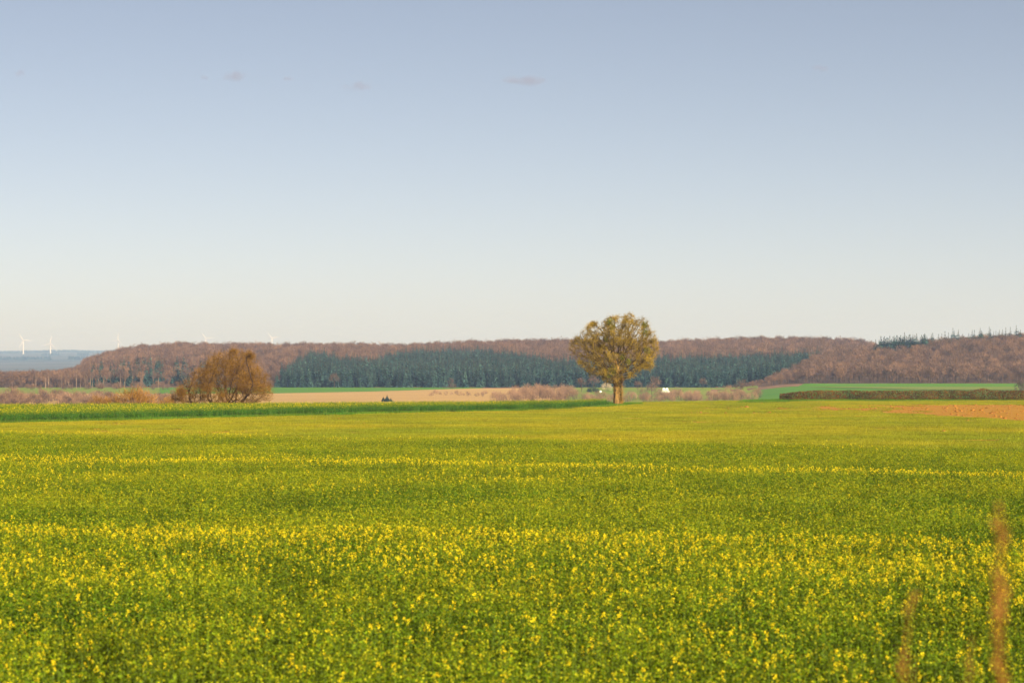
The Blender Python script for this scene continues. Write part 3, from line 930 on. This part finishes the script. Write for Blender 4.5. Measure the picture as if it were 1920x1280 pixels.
s = s * np.where((px > 1300) & (Y < 1330), tree_scale(px), 1.05) * np.where((px < 160), .85, 1)
rzs = rng.uniform(0, 6.28, n); ixs = rng.integers(0, 8, n)
hi = np.where((px > 1340) & (px < 1960) & (Y < 1240))[0]
hi = hi[::max(1, len(hi) // 215)][:215]
lo = np.where((px > -30) & (px < 470) & (Y < 1185))[0]
lo = lo[::max(1, len(lo) // 85)][:85]
single = np.zeros(n, bool); single[hi] = True; single[lo] = True
for i in np.where(single)[0]:
    lab = "leafless brown tree on the right hillside above the green field" if px[i] > 1000 else "leafless brown tree at the foot of the left wood"
    grp = "bare trees on the right hillside" if px[i] > 1000 else "bare trees at the foot of the left wood"
    tag(put("bare_tree", bare_me[ixs[i]], None, (X[i], Y[i], Z[i]), rzs[i], s[i]), lab, "tree", grp)
m_ = ~single
scatter("broadleaf_wood", collection("wood_bare_trees", bare_me), np.stack([X, Y, Z], 1)[m_], rzs[m_], s[m_], ixs[m_],
        "leafless brown broadleaf wood covering the hills", "wood")
g = np.random.default_rng(9)
for i in range(26):
    p_ = float(g.choice([g.uniform(60, 175), g.uniform(150, 300)])); q_ = at(p_, g.uniform(1120, 1152))
    tag(put("birch_tree", tall_me[i % 4], None, q_, g.uniform(0, 6.28), g.uniform(.65, .98)), "slim pale-stemmed bare tree along the left wood edge", "tree", "pale stems along the left wood edge")

# scrub belt in the valley
scrub_me = [bush_mesh(700 + i, h=3.4 + .4 * (i % 3), rad=2.0 + .3 * (i % 2)) for i in range(6)]
brown_bush = [bush_mesh(720 + i, mat='brown_twig', h=3.2) for i in range(3)]
def bushes(lst, mes, name, label, cat, group, g):
    for (p_, Y_, s_) in lst:
        q_ = at(p_, Y_)
        o = put(name, mes[int(g.integers(0, len(mes)))], None, q_, g.uniform(0, 6.28), (s_ * g.uniform(.9, 1.3), s_, s_ * g.uniform(.85, 1.15)))
        tag(o, label, cat, group)
g = np.random.default_rng(14)
lst = []
for i in range(120):
    p_ = g.uniform(925, 1425)
    hi_ = np.interp(p_, [925, 985, 1060, 1150, 1250, 1400], [.75, 1.25, 1.15, .75, 1.0, 1.1])
    lst.append((p_, g.uniform(840, 930), hi_ * g.uniform(.7, 1.15)))
for i in range(22):
    lst.append((g.uniform(965, 1080), g.uniform(930, 1000), g.uniform(1.0, 1.35)))
bushes(lst, scrub_me, "scrub_bush", "pale brown leafless scrub bush in the valley behind the lone tree", "bush", "valley scrub behind the lone tree", g)
bushes([(g.uniform(790, 935), g.uniform(940, 1010), g.uniform(.3, .6)) for i in range(16)], scrub_me, "low_scrub_bush", "low thin scrub bush on the pale tan field", "bush", "low scrub on the tan field", g)
# field trees standing out of the scrub
for (p_, Y_, s_, lab) in [(627, 1146, .95, "small round bare tree standing against the conifer wood"),
                          (845, 1138, .62, "low bare bush tree at the edge of tan field and conifers"),
                          (1090, 1040, .85, "round pinkish bare tree left of the lone tree's trunk"),
                          (1112, 1050, 1.0, "bare tree half behind the lone tree's lower crown"),
                          (1228, 1040, .95, "round bare tree beside the stacked white bales"),
                          (1196, 1060, .6, "low bare tree just right of the lone trunk"),
                          (1222, 905, .8, "open branched bare tree in the scrub below the bales"),
                          (1318, 1080, .7, "bare scrub tree right of the bales at the pasture edge"),
                          (1390, 930, .95, "dense bare tree at the end of the scrub beside the green field")]:
    tag(put("field_tree", bare_me[int(g.integers(0, 8))] if Y_ > 920 else bare_me[2], None, at(p_, Y_), g.uniform(0, 6.28), (s_ * 1.15, s_, s_)), lab, "tree")
wide = bush_mesh(760, h=2.6, rad=3.4, mat='brown_twig', n=700)
tag(put("bush", wide, None, at(848, 1125), 0, .8), "wide brown bush on the far edge of the tan field", "bush")
tag(put("bush", bush_mesh(761, h=2.4, rad=2.6, mat='brown_twig', n=600), None, at(1272, 980), 0, 1), "reddish brown bush on the pasture right of the bales", "bush")
bloss = bush_mesh(770, h=4.2, rad=3.0, mat='blossom', n=520, w=.11)
tag(put("blossom_bush", bloss, None, at(1138, 1060), .3, .95), "cream white blossoming bush seen left of the lone trunk", "bush")
tag(put("evergreen_bush", bush_mesh(771, h=2.0, rad=3.2, mat='needle_dark', n=900, w=.14), None, at(1112, 1035), 0, .9), "low dark evergreen bush in front of the blossom", "bush")
dark_con = [conifer_mesh(780 + i, h=4.2, rad=1.7, mat='needle_dark', start=.02) for i in range(2)]
tag(put("juniper_bush", dark_con[0], None, at(1287, 700, 0), 0, (1.0, 1, 1.55)), "dark young conifer, left of the pair behind the meadow edge", "bush")
tag(put("juniper_bush", dark_con[1], None, at(1299, 702, 0), 2, (1.1, 1, 1.5)), "dark young conifer, right of the pair behind the meadow edge", "bush")
for (p_, s_, lab) in [(719, .62, "tiny dark conifer top peeping over the back crop, left one"), (726, .8, "tiny dark conifer top peeping over the back crop, tallest"), (733, .5, "tiny dark conifer top peeping over the back crop, right one")]:
    tag(put("juniper_bush", dark_con[0], None, at(p_, 860), p_, (s_, s_, s_ * .8)), lab, "bush")
tag(put("evergreen_tree", bush_mesh(790, h=5.2, rad=3.2, mat='bark_dark', n=900, w=.12), None, at(1915, 930), 0, 1.0), "dark bare bushy tree at the right edge behind the hedge", "tree")

# left hedge line and its small trees
g = np.random.default_rng(15)
lst = [(g.uniform(-60, 330), g.uniform(790, 880), g.uniform(.75, 1.5)) for i in range(110)]
bushes(lst, scrub_me[:3] + brown_bush, "hedgerow_bush", "brown leafless bush in the left valley hedgerow", "bush", "left valley hedgerow", g)
lst = [(g.uniform(-60, 330), g.uniform(1090, 1140), g.uniform(.7, 1.15)) for i in range(44)]
bushes(lst, brown_bush, "wood_edge_bush", "brown bush along the foot of the left wood", "bush", "bushes along the foot of the left wood", g)
for (p_, s_, lab) in [(12, .85, "dark bare hedge tree at the left picture edge"), (38, .8, "second bare hedge tree from the left picture edge"), (60, .75, "third bare hedge tree from the left picture edge"),
                      (88, .72, "reddish bare hedge tree left of the bare tan gap"), (125, .7, "bare hedge tree right of the bare tan gap")]:
    tag(put("hedge_tree", bare_me[int(g.integers(0, 8))], None, at(p_, 800), g.uniform(0, 6), s_), lab, "tree")
# orange bushes just behind the back crop
ob = [bush_mesh(800 + i, h=2.0, rad=1.7, mat='twig_orange', n=900, w=.03, ln=.5) for i in range(3)]
for i, (p_, Y_, s_, lab) in enumerate([(245, 276, 1.12, "dense orange brown bush behind the crop, left of the budding tree, larger twin"), (272, 278, 1.1, "dense orange brown bush behind the crop, nearest the budding tree"),
                                       (215, 277, .85, "smaller orange bush behind the crop, left of the twins"), (183, 276, .72, "low orange bush behind the crop, farthest left"), (312, 282, .72, "small orange bush at the budding tree's left foot")]):
    tag(put("orange_bush", ob[i % 3], None, at(p_, Y_), i, (s_ * 1.1, s_, s_)), lab, "bush")

# --- clipped hedge at the right
g = np.random.default_rng(44)
hx0, hx1, HY = PX(1462) * 347, PX(2060) * 347, 347.0
n = 42000
x = g.uniform(hx0, hx1, n); zt = g.uniform(0, 1, n)
hh = 1.32 + .28 * fbm(x / 1.6, x * 0 + 2.0, 3) + .35 * np.exp(-((x - PX(1842) * 347) / 1.1) ** 2) - .35 * sstep(hx0 + 4, hx0, x)
wv = .62 + .25 * vnoise(x / 1.1, x * 0 + 8)
ph = g.uniform(0, 2 * math.pi, n); rad_ = g.uniform(.55, 1, n) ** .5
P = np.stack([x, wv * rad_ * np.cos(ph) * np.where(zt > .85, .8, 1), zt * hh], 1)
b = MB(); b.add(*flecks(P, g.uniform(.08, .16, n), g))
D = np.stack([g.normal(0, .5, 9000), g.normal(0, .4, 9000), g.uniform(.2, 1, 9000)], 1)
b2 = MB(); b2.add(*blades(P[:9000], D, g.uniform(.15, .4, 9000), .014, g))
zoff = float(ground((hx0 + hx1) / 2, HY))
hedge = empty("clipped_hedge", (0, HY, zoff)); tag(hedge, "long low clipped brown hedge along the right end of the meadow", "hedge")
b.build("foliage", M['hedge'], hedge); b2.build("twigs", M['bark_dark'], hedge)
ns = int((hx1 - hx0) / .45); xs = np.linspace(hx0, hx1, ns)
A0 = np.stack([xs, g.normal(0, .1, ns), np.full(ns, -.2)], 1); A1 = A0 + np.stack([g.normal(0, .15, ns), g.normal(0, .15, ns), np.full(ns, 1.05)], 1)
b3 = MB(); b3.add(*tubes(A0, A1, np.full(ns, .04), np.full(ns, .015), 4)); b3.build("stems", M['bark_dark'], hedge)

# ------------------------------------------------------------------ stacked wrapped bales
def bale_mesh(mat, seed):
    g = np.random.default_rng(seed); b = MB()
    k_ = 18; prof = [(0, .0), (.50, .0), (.58, .04), (.62, .13), (.62, 1.07), (.58, 1.16), (.50, 1.2), (0, 1.2)]
    a = np.arange(k_) * 2 * math.pi / k_; v = []
    for r_, z_ in prof:
        v.append(np.stack([r_ * np.cos(a) * (1 + .015 * np.sin(3 * a + seed)), np.full(k_, z_ - .6), .62 + r_ * np.sin(a) * (1 + .015 * np.cos(2 * a + seed))], 1))
    ii = np.arange(len(prof) * k_).reshape(len(prof), k_)
    b.add(np.concatenate(v), np.stack([ii[:-1], np.roll(ii, -1, 1)[:-1], np.roll(ii, -1, 1)[1:], ii[1:]], -1).reshape(-1, 4))
    return b.mesh("wrapped_bale", mat, smooth=True)
bw, bgn = bale_mesh(M['bale_wrap'], 1), bale_mesh(M['bale_green'], 2)
bc = at(1246, 1010)
for (dx, dz, me, lab) in [(-.98, 0, bgn, "pale green wrapped bale at the bottom left of the stack"), (.30, 0, bgn, "pale green wrapped bale at the bottom middle of the stack"),
                          (1.58, 0, bw, "white wrapped bale at the bottom right of the stack"), (-.34, 1.06, bw, "white wrapped bale at the upper left of the stack"),
                          (.94, 1.06, bw, "white wrapped bale at the upper right of the stack")]:
    tag(put("wrapped_bale", me, None, bc + [dx, 0, dz + .22], 0, 1), lab, "bale", "white bales stacked on the pasture")
tag(put("wrapped_bale", bw, None, at(1126, 1020, .22), 0, .8), "single small white bale beside the dark evergreen bush", "bale")

# ------------------------------------------------------------------ wind turbines on the far ridge
def turbine(px, hub_row, base_row, D_, blade_px, angs, yaw, label):
    base = at(px, D_)
    hubz = CAM_Z + (HOR - hub_row) / F * D_
    rt = empty("wind_turbine", base); tag(rt, label, "wind turbine", "wind turbines on the far ridge")
    H = hubz - base[2]
    zz = np.linspace(-3, H, 8)
    P = np.stack([np.zeros(8), np.zeros(8), zz], 1)
    rr = np.linspace(3.2, 1.9, 8)
    b = MB(); b.add(*tubes(P[:-1], P[1:], rr[:-1], rr[1:], 14)); b.build("tower", M['white_paint'], rt, smooth=True)
    b = MB()
    Q = np.array([[0, 5.5, 0], [0, 4.5, 0], [0, -2.5, 0], [0, -3.5, 0]], float)
    b.add(*tubes(Q[:-1], Q[1:], np.array([1.2, 2.2, 2.2]), np.array([2.2, 2.2, 1.6]), 10))
    nac = b.build("nacelle", M['white_paint'], rt, (0, 0, H + .5), smooth=True); nac.rotation_euler = (0, 0, yaw)
    b = MB()
    Q = np.array([[0, -3.5, 0], [0, -4.6, 0], [0, -5.8, 0]], float)
    b.add(*tubes(Q[:-1], Q[1:], np.array([1.7, 1.7]), np.array([1.7, .3]), 10))
    hub = b.build("hub", M['white_paint'], nac, smooth=True)
    Lb = blade_px / F * D_
    t = np.linspace(0, 1, 9)
    ch = np.interp(t, [0, .08, .2, 1], [2.0, 2.4, 3.9, .7]); tk = np.interp(t, [0, .1, .25, 1], [1.9, 1.6, .9, .15])
    tw_ = np.radians(np.interp(t, [0, .2, 1], [16, 12, 0]))
    for a in angs:
        v = []
        for j in range(9):
            sec = []
            for u_ in range(8):
                th = u_ * math.pi / 4
                cx, cy = ch[j] / 2 * math.cos(th) - ch[j] * .15, tk[j] / 2 * math.sin(th)
                sec.append((cx * math.cos(tw_[j]) - cy * math.sin(tw_[j]), -4.6 + cx * math.sin(tw_[j]) + cy * math.cos(tw_[j]), t[j] * Lb))
            v.append(sec)
        v = np.array(v).reshape(-1, 3)
        ii = np.arange(72).reshape(9, 8)
        b = MB(); b.add(v, np.stack([ii[:-1], np.roll(ii, -1, 1)[:-1], np.roll(ii, -1, 1)[1:], ii[1:]], -1).reshape(-1, 4))
        bl_ = b.build("blade", M['white_paint'], nac, smooth=True)
        bl_.rotation_euler = (0, R(a), 0)      # clockwise from straight up as the camera sees it
turbine(43.5, 638.5, 668, 9800, 17, (-30, 90, 210), R(12), "white wind turbine on the far ridge, leftmost of the five")
turbine(94.5, 644, 670, 9500, 17, (12, 132, 252), R(-8), "white wind turbine on the far ridge, second from left")
turbine(221.5, 638, 668, 10000, 16, (8, 138, 262), R(-15), "white wind turbine rising behind the shoulder of the left wood")
turbine(386, 635, 660, 10600, 15, (-35, 85, 205), R(10), "wind turbine rotor just clearing the brown ridge left of center")
turbine(510, 634, 660, 11000, 15, (-40, 80, 200), R(10), "faint wind turbine rotor above the ridge, rightmost of the five")

# woods on the far ridge
g = np.random.default_rng(60)
fx, fy = [], []
for i in range(2600):
    p_ = g.uniform(-120, 260)
    Y_ = g.choice([g.uniform(10400, 11200), g.uniform(8700, 9000) + 2.0 * (p_ % 70), g.uniform(7100, 7300) - 3.0 * (p_ % 50)], p=[.5, .28, .22])
    if Y_ > 10000 or vnoise(np.array(p_ / 22.0), np.array(Y_ / 900.0)) > .42:
        fx.append(PX(p_) * Y_); fy.append(Y_)
fx, fy = np.array(fx), np.array(fy); n = len(fx)
scatter("ridge_wood", collection("ridge_trees", [conifer_mesh(900 + i, h=11, rad=4.5) for i in range(2)]), np.stack([fx, fy, ground(fx, fy) - 1], 1),
        g.uniform(0, 6.28, n), g.uniform(.7, 1.3, n), g.integers(0, 2, n), "dark belts of trees on the far blue ridge", "wood")

# ------------------------------------------------------------------ dry weed stalks close to the camera
g = np.random.default_rng(70)
def stalk(px, top_row, D_, width, label, lean=0.0, n=60, density=1.0):
    X = PX(px) * D_
    gz = float(ground(X, D_))
    topz = CAM_Z + (HOR - top_row) / F * D_
    H = topz - gz
    rt = empty("dry_weed", (X, D_, gz)); tag(rt, label, "weed", "dry weeds near the camera")
    t = np.linspace(0, 1, 9)
    C = np.stack([lean * t ** 2 * H + .01 * np.sin(t * 7), .01 * np.cos(t * 5), t * H], 1)
    C[0, 2] = -.05
    rr = np.linspace(.0055, .0018, 9) * width
    b = MB(); b.add(*tubes(C[:-1], C[1:], rr[:-1], rr[1:], 6)); b.build("stem", M['dry_stalk'], rt)
    # seed clusters up the stem
    m = int(n * density)
    tt = g.uniform(.45, 1.0, m)
    P = np.stack([np.interp(tt, t, C[:, 0]), np.interp(tt, t, C[:, 1]), np.interp(tt, t, C[:, 2])], 1)
    az = g.uniform(0, 6.28, m)
    D = np.stack([np.cos(az) * .55, np.sin(az) * .55, np.ones(m)], 1)
    b = MB(); b.add(*leaves(P, D, g.uniform(.015, .05, m) * width ** .5, .007 * width, .05, g)); b.build("seed_head", M['dry_stalk'], rt)
    P = C[2] + np.zeros((4, 3)); D = np.stack([g.normal(0, 1, 4), g.normal(0, 1, 4), np.ones(4)], 1)
    b = MB(); b.add(*leaves(P, D, .2, .012, .3, g)); b.build("dry_leaf", M['dry_stalk'], rt)
stalk(1668, 1120, 5.4, .75, "dry brown weed stalk near the bottom edge, left of the tall one", .035, 90)
stalk(1898, 965, 4.6, 1.0, "tallest dry brown weed stalk at the right edge of the field view", -.02, 150)
stalk(1803, 1195, 5.6, .6, "short thin dry weed stalk between the two big ones", .015, 50)
stalk(1722, 1240, 5.2, .6, "stubby dry weed tip at the bottom edge beside the left stalk", -.02, 40)
stalk(1925, 1060, 5.0, .7, "dry weed stalk leaning in from the right picture edge", -.06, 80)

# ------------------------------------------------------------------ faint clouds, outside the haze
def cloud(px, row, wpx, hpx, dens, label, seed):
    D_ = 9000.0
    c = ((px - 960) / F * D_, D_, CAM_Z + (HOR - row) / F * D_)
    sx, sz = wpx / F * D_ / 2, hpx / F * D_ / 2
    v = []; f = []
    nu, nv = 16, 9
    for i in range(nv + 1):
        th = math.pi * i / nv
        for j in range(nu):
            ph = 2 * math.pi * j / nu
            v.append((sx * math.sin(th) * math.cos(ph), sx * .5 * math.sin(th) * math.sin(ph), sz * math.cos(th)))
    for i in range(nv):
        for j in range(nu):
            f.append((i * nu + j, (i + 1) * nu + j, (i + 1) * nu + (j + 1) % nu, i * nu + (j + 1) % nu))
    m = bpy.data.materials.new("cloud"); m.use_nodes = True
    t = m.node_tree; t.nodes.clear(); N = t.nodes.new; L = t.links.new
    tc = N("ShaderNodeTexCoord")
    mp = N("ShaderNodeMapping"); mp.inputs["Scale"].default_value = (1 / sx, 2 / sx, 1 / sz)
    L(tc.outputs["Object"], mp.inputs["Vector"])
    ln = N("ShaderNodeVectorMath"); ln.operation = 'LENGTH'; L(mp.outputs[0], ln.inputs[0])
    mp2 = N("ShaderNodeMapping"); mp2.inputs["Scale"].default_value = (2.2 / sx, 2.2 / sx, .9 / sz); mp2.inputs["Location"].default_value = (seed * 3.1, seed * 1.7, 0)
    L(tc.outputs["Object"], mp2.inputs["Vector"])
    nz = N("ShaderNodeTexNoise"); nz.inputs["Scale"].default_value = 1.0; nz.inputs["Detail"].default_value = 3; L(mp2.outputs[0], nz.inputs["Vector"])
    s_ = N("ShaderNodeMath"); s_.operation = 'SUBTRACT'; L(nz.outputs["Fac"], s_.inputs[0])
    sc2 = N("ShaderNodeMath"); sc2.operation = 'MULTIPLY'; sc2.inputs[1].default_value = .62; L(ln.outputs["Value"], sc2.inputs[0]); L(sc2.outputs[0], s_.inputs[1])
    mx = N("ShaderNodeMapRange"); mx.inputs["From Min"].default_value = 0.0; mx.inputs["From Max"].default_value = .4; mx.inputs["To Max"].default_value = dens / sx
    L(s_.outputs[0], mx.inputs["Value"])
    pv = N("ShaderNodeVolumePrincipled"); pv.inputs["Color"].default_value = (.36, .32, .40, 1); pv.inputs["Density Attribute"].default_value = ""
    L(mx.outputs[0], pv.inputs["Density"])
    o = N("ShaderNodeOutputMaterial"); L(pv.outputs[0], o.inputs["Volume"])
    b = MB(); b.add(v, f)
    ob_ = b.build("cloud", m, None, c)
    tag(ob_, label, "cloud", "faint clouds")
cloud(985, 150, 130, 26, 1.0, "longest faint lilac cloud, above the middle of the fields", 1)
cloud(673, 162, 84, 26, .7, "faint lilac cloud puff left of the longest cloud", 2)
cloud(440, 142, 66, 26, .8, "faint lilac cloud above the budding tree", 3)
cloud(540, 147, 30, 12, .55, "tiny wisp of cloud between two larger ones", 4)
cloud(1540, 127, 50, 16, .5, "lone faint wisp of cloud in the right half of the sky", 5)
cloud(35, 137, 30, 22, .5, "faint wisp of cloud at the left picture edge", 6)
cloud(383, 146, 22, 14, .5, "smallest wisp of cloud beside the one above the budding tree", 7)

# ------------------------------------------------------------------ haze
m = bpy.data.materials.new("haze"); m.use_nodes = True
t = m.node_tree; t.nodes.clear()
pv = t.nodes.new("ShaderNodeVolumePrincipled")
pv.inputs["Color"].default_value = (0.40, 0.60, 1.0, 1)
pv.inputs["Absorption Color"].default_value = (0.76, 0.74, 1, 1)
pv.inputs["Density"].default_value = 1.3e-4
pv.inputs["Density Attribute"].default_value = ""
pv.inputs["Anisotropy"].default_value = 0.12
o = t.nodes.new("ShaderNodeOutputMaterial"); t.links.new(pv.outputs[0], o.inputs["Volume"])
x0, x1, y0, y1, z0, z1 = -4400, 4400, -150, 14200, -18, 190
b = MB()
b.add([(x0, y0, z0), (x1, y0, z0), (x1, y1, z0), (x0, y1, z0), (x0, y0, z1), (x1, y0, z1), (x1, y1, z1), (x0, y1, z1)],
      [(0, 3, 2, 1), (4, 5, 6, 7), (0, 1, 5, 4), (1, 2, 6, 5), (2, 3, 7, 6), (3, 0, 4, 7)])
hz = b.build("haze", m)
hz["kind"] = "stuff"; hz["label"] = "pale bluish haze in the air over the fields"
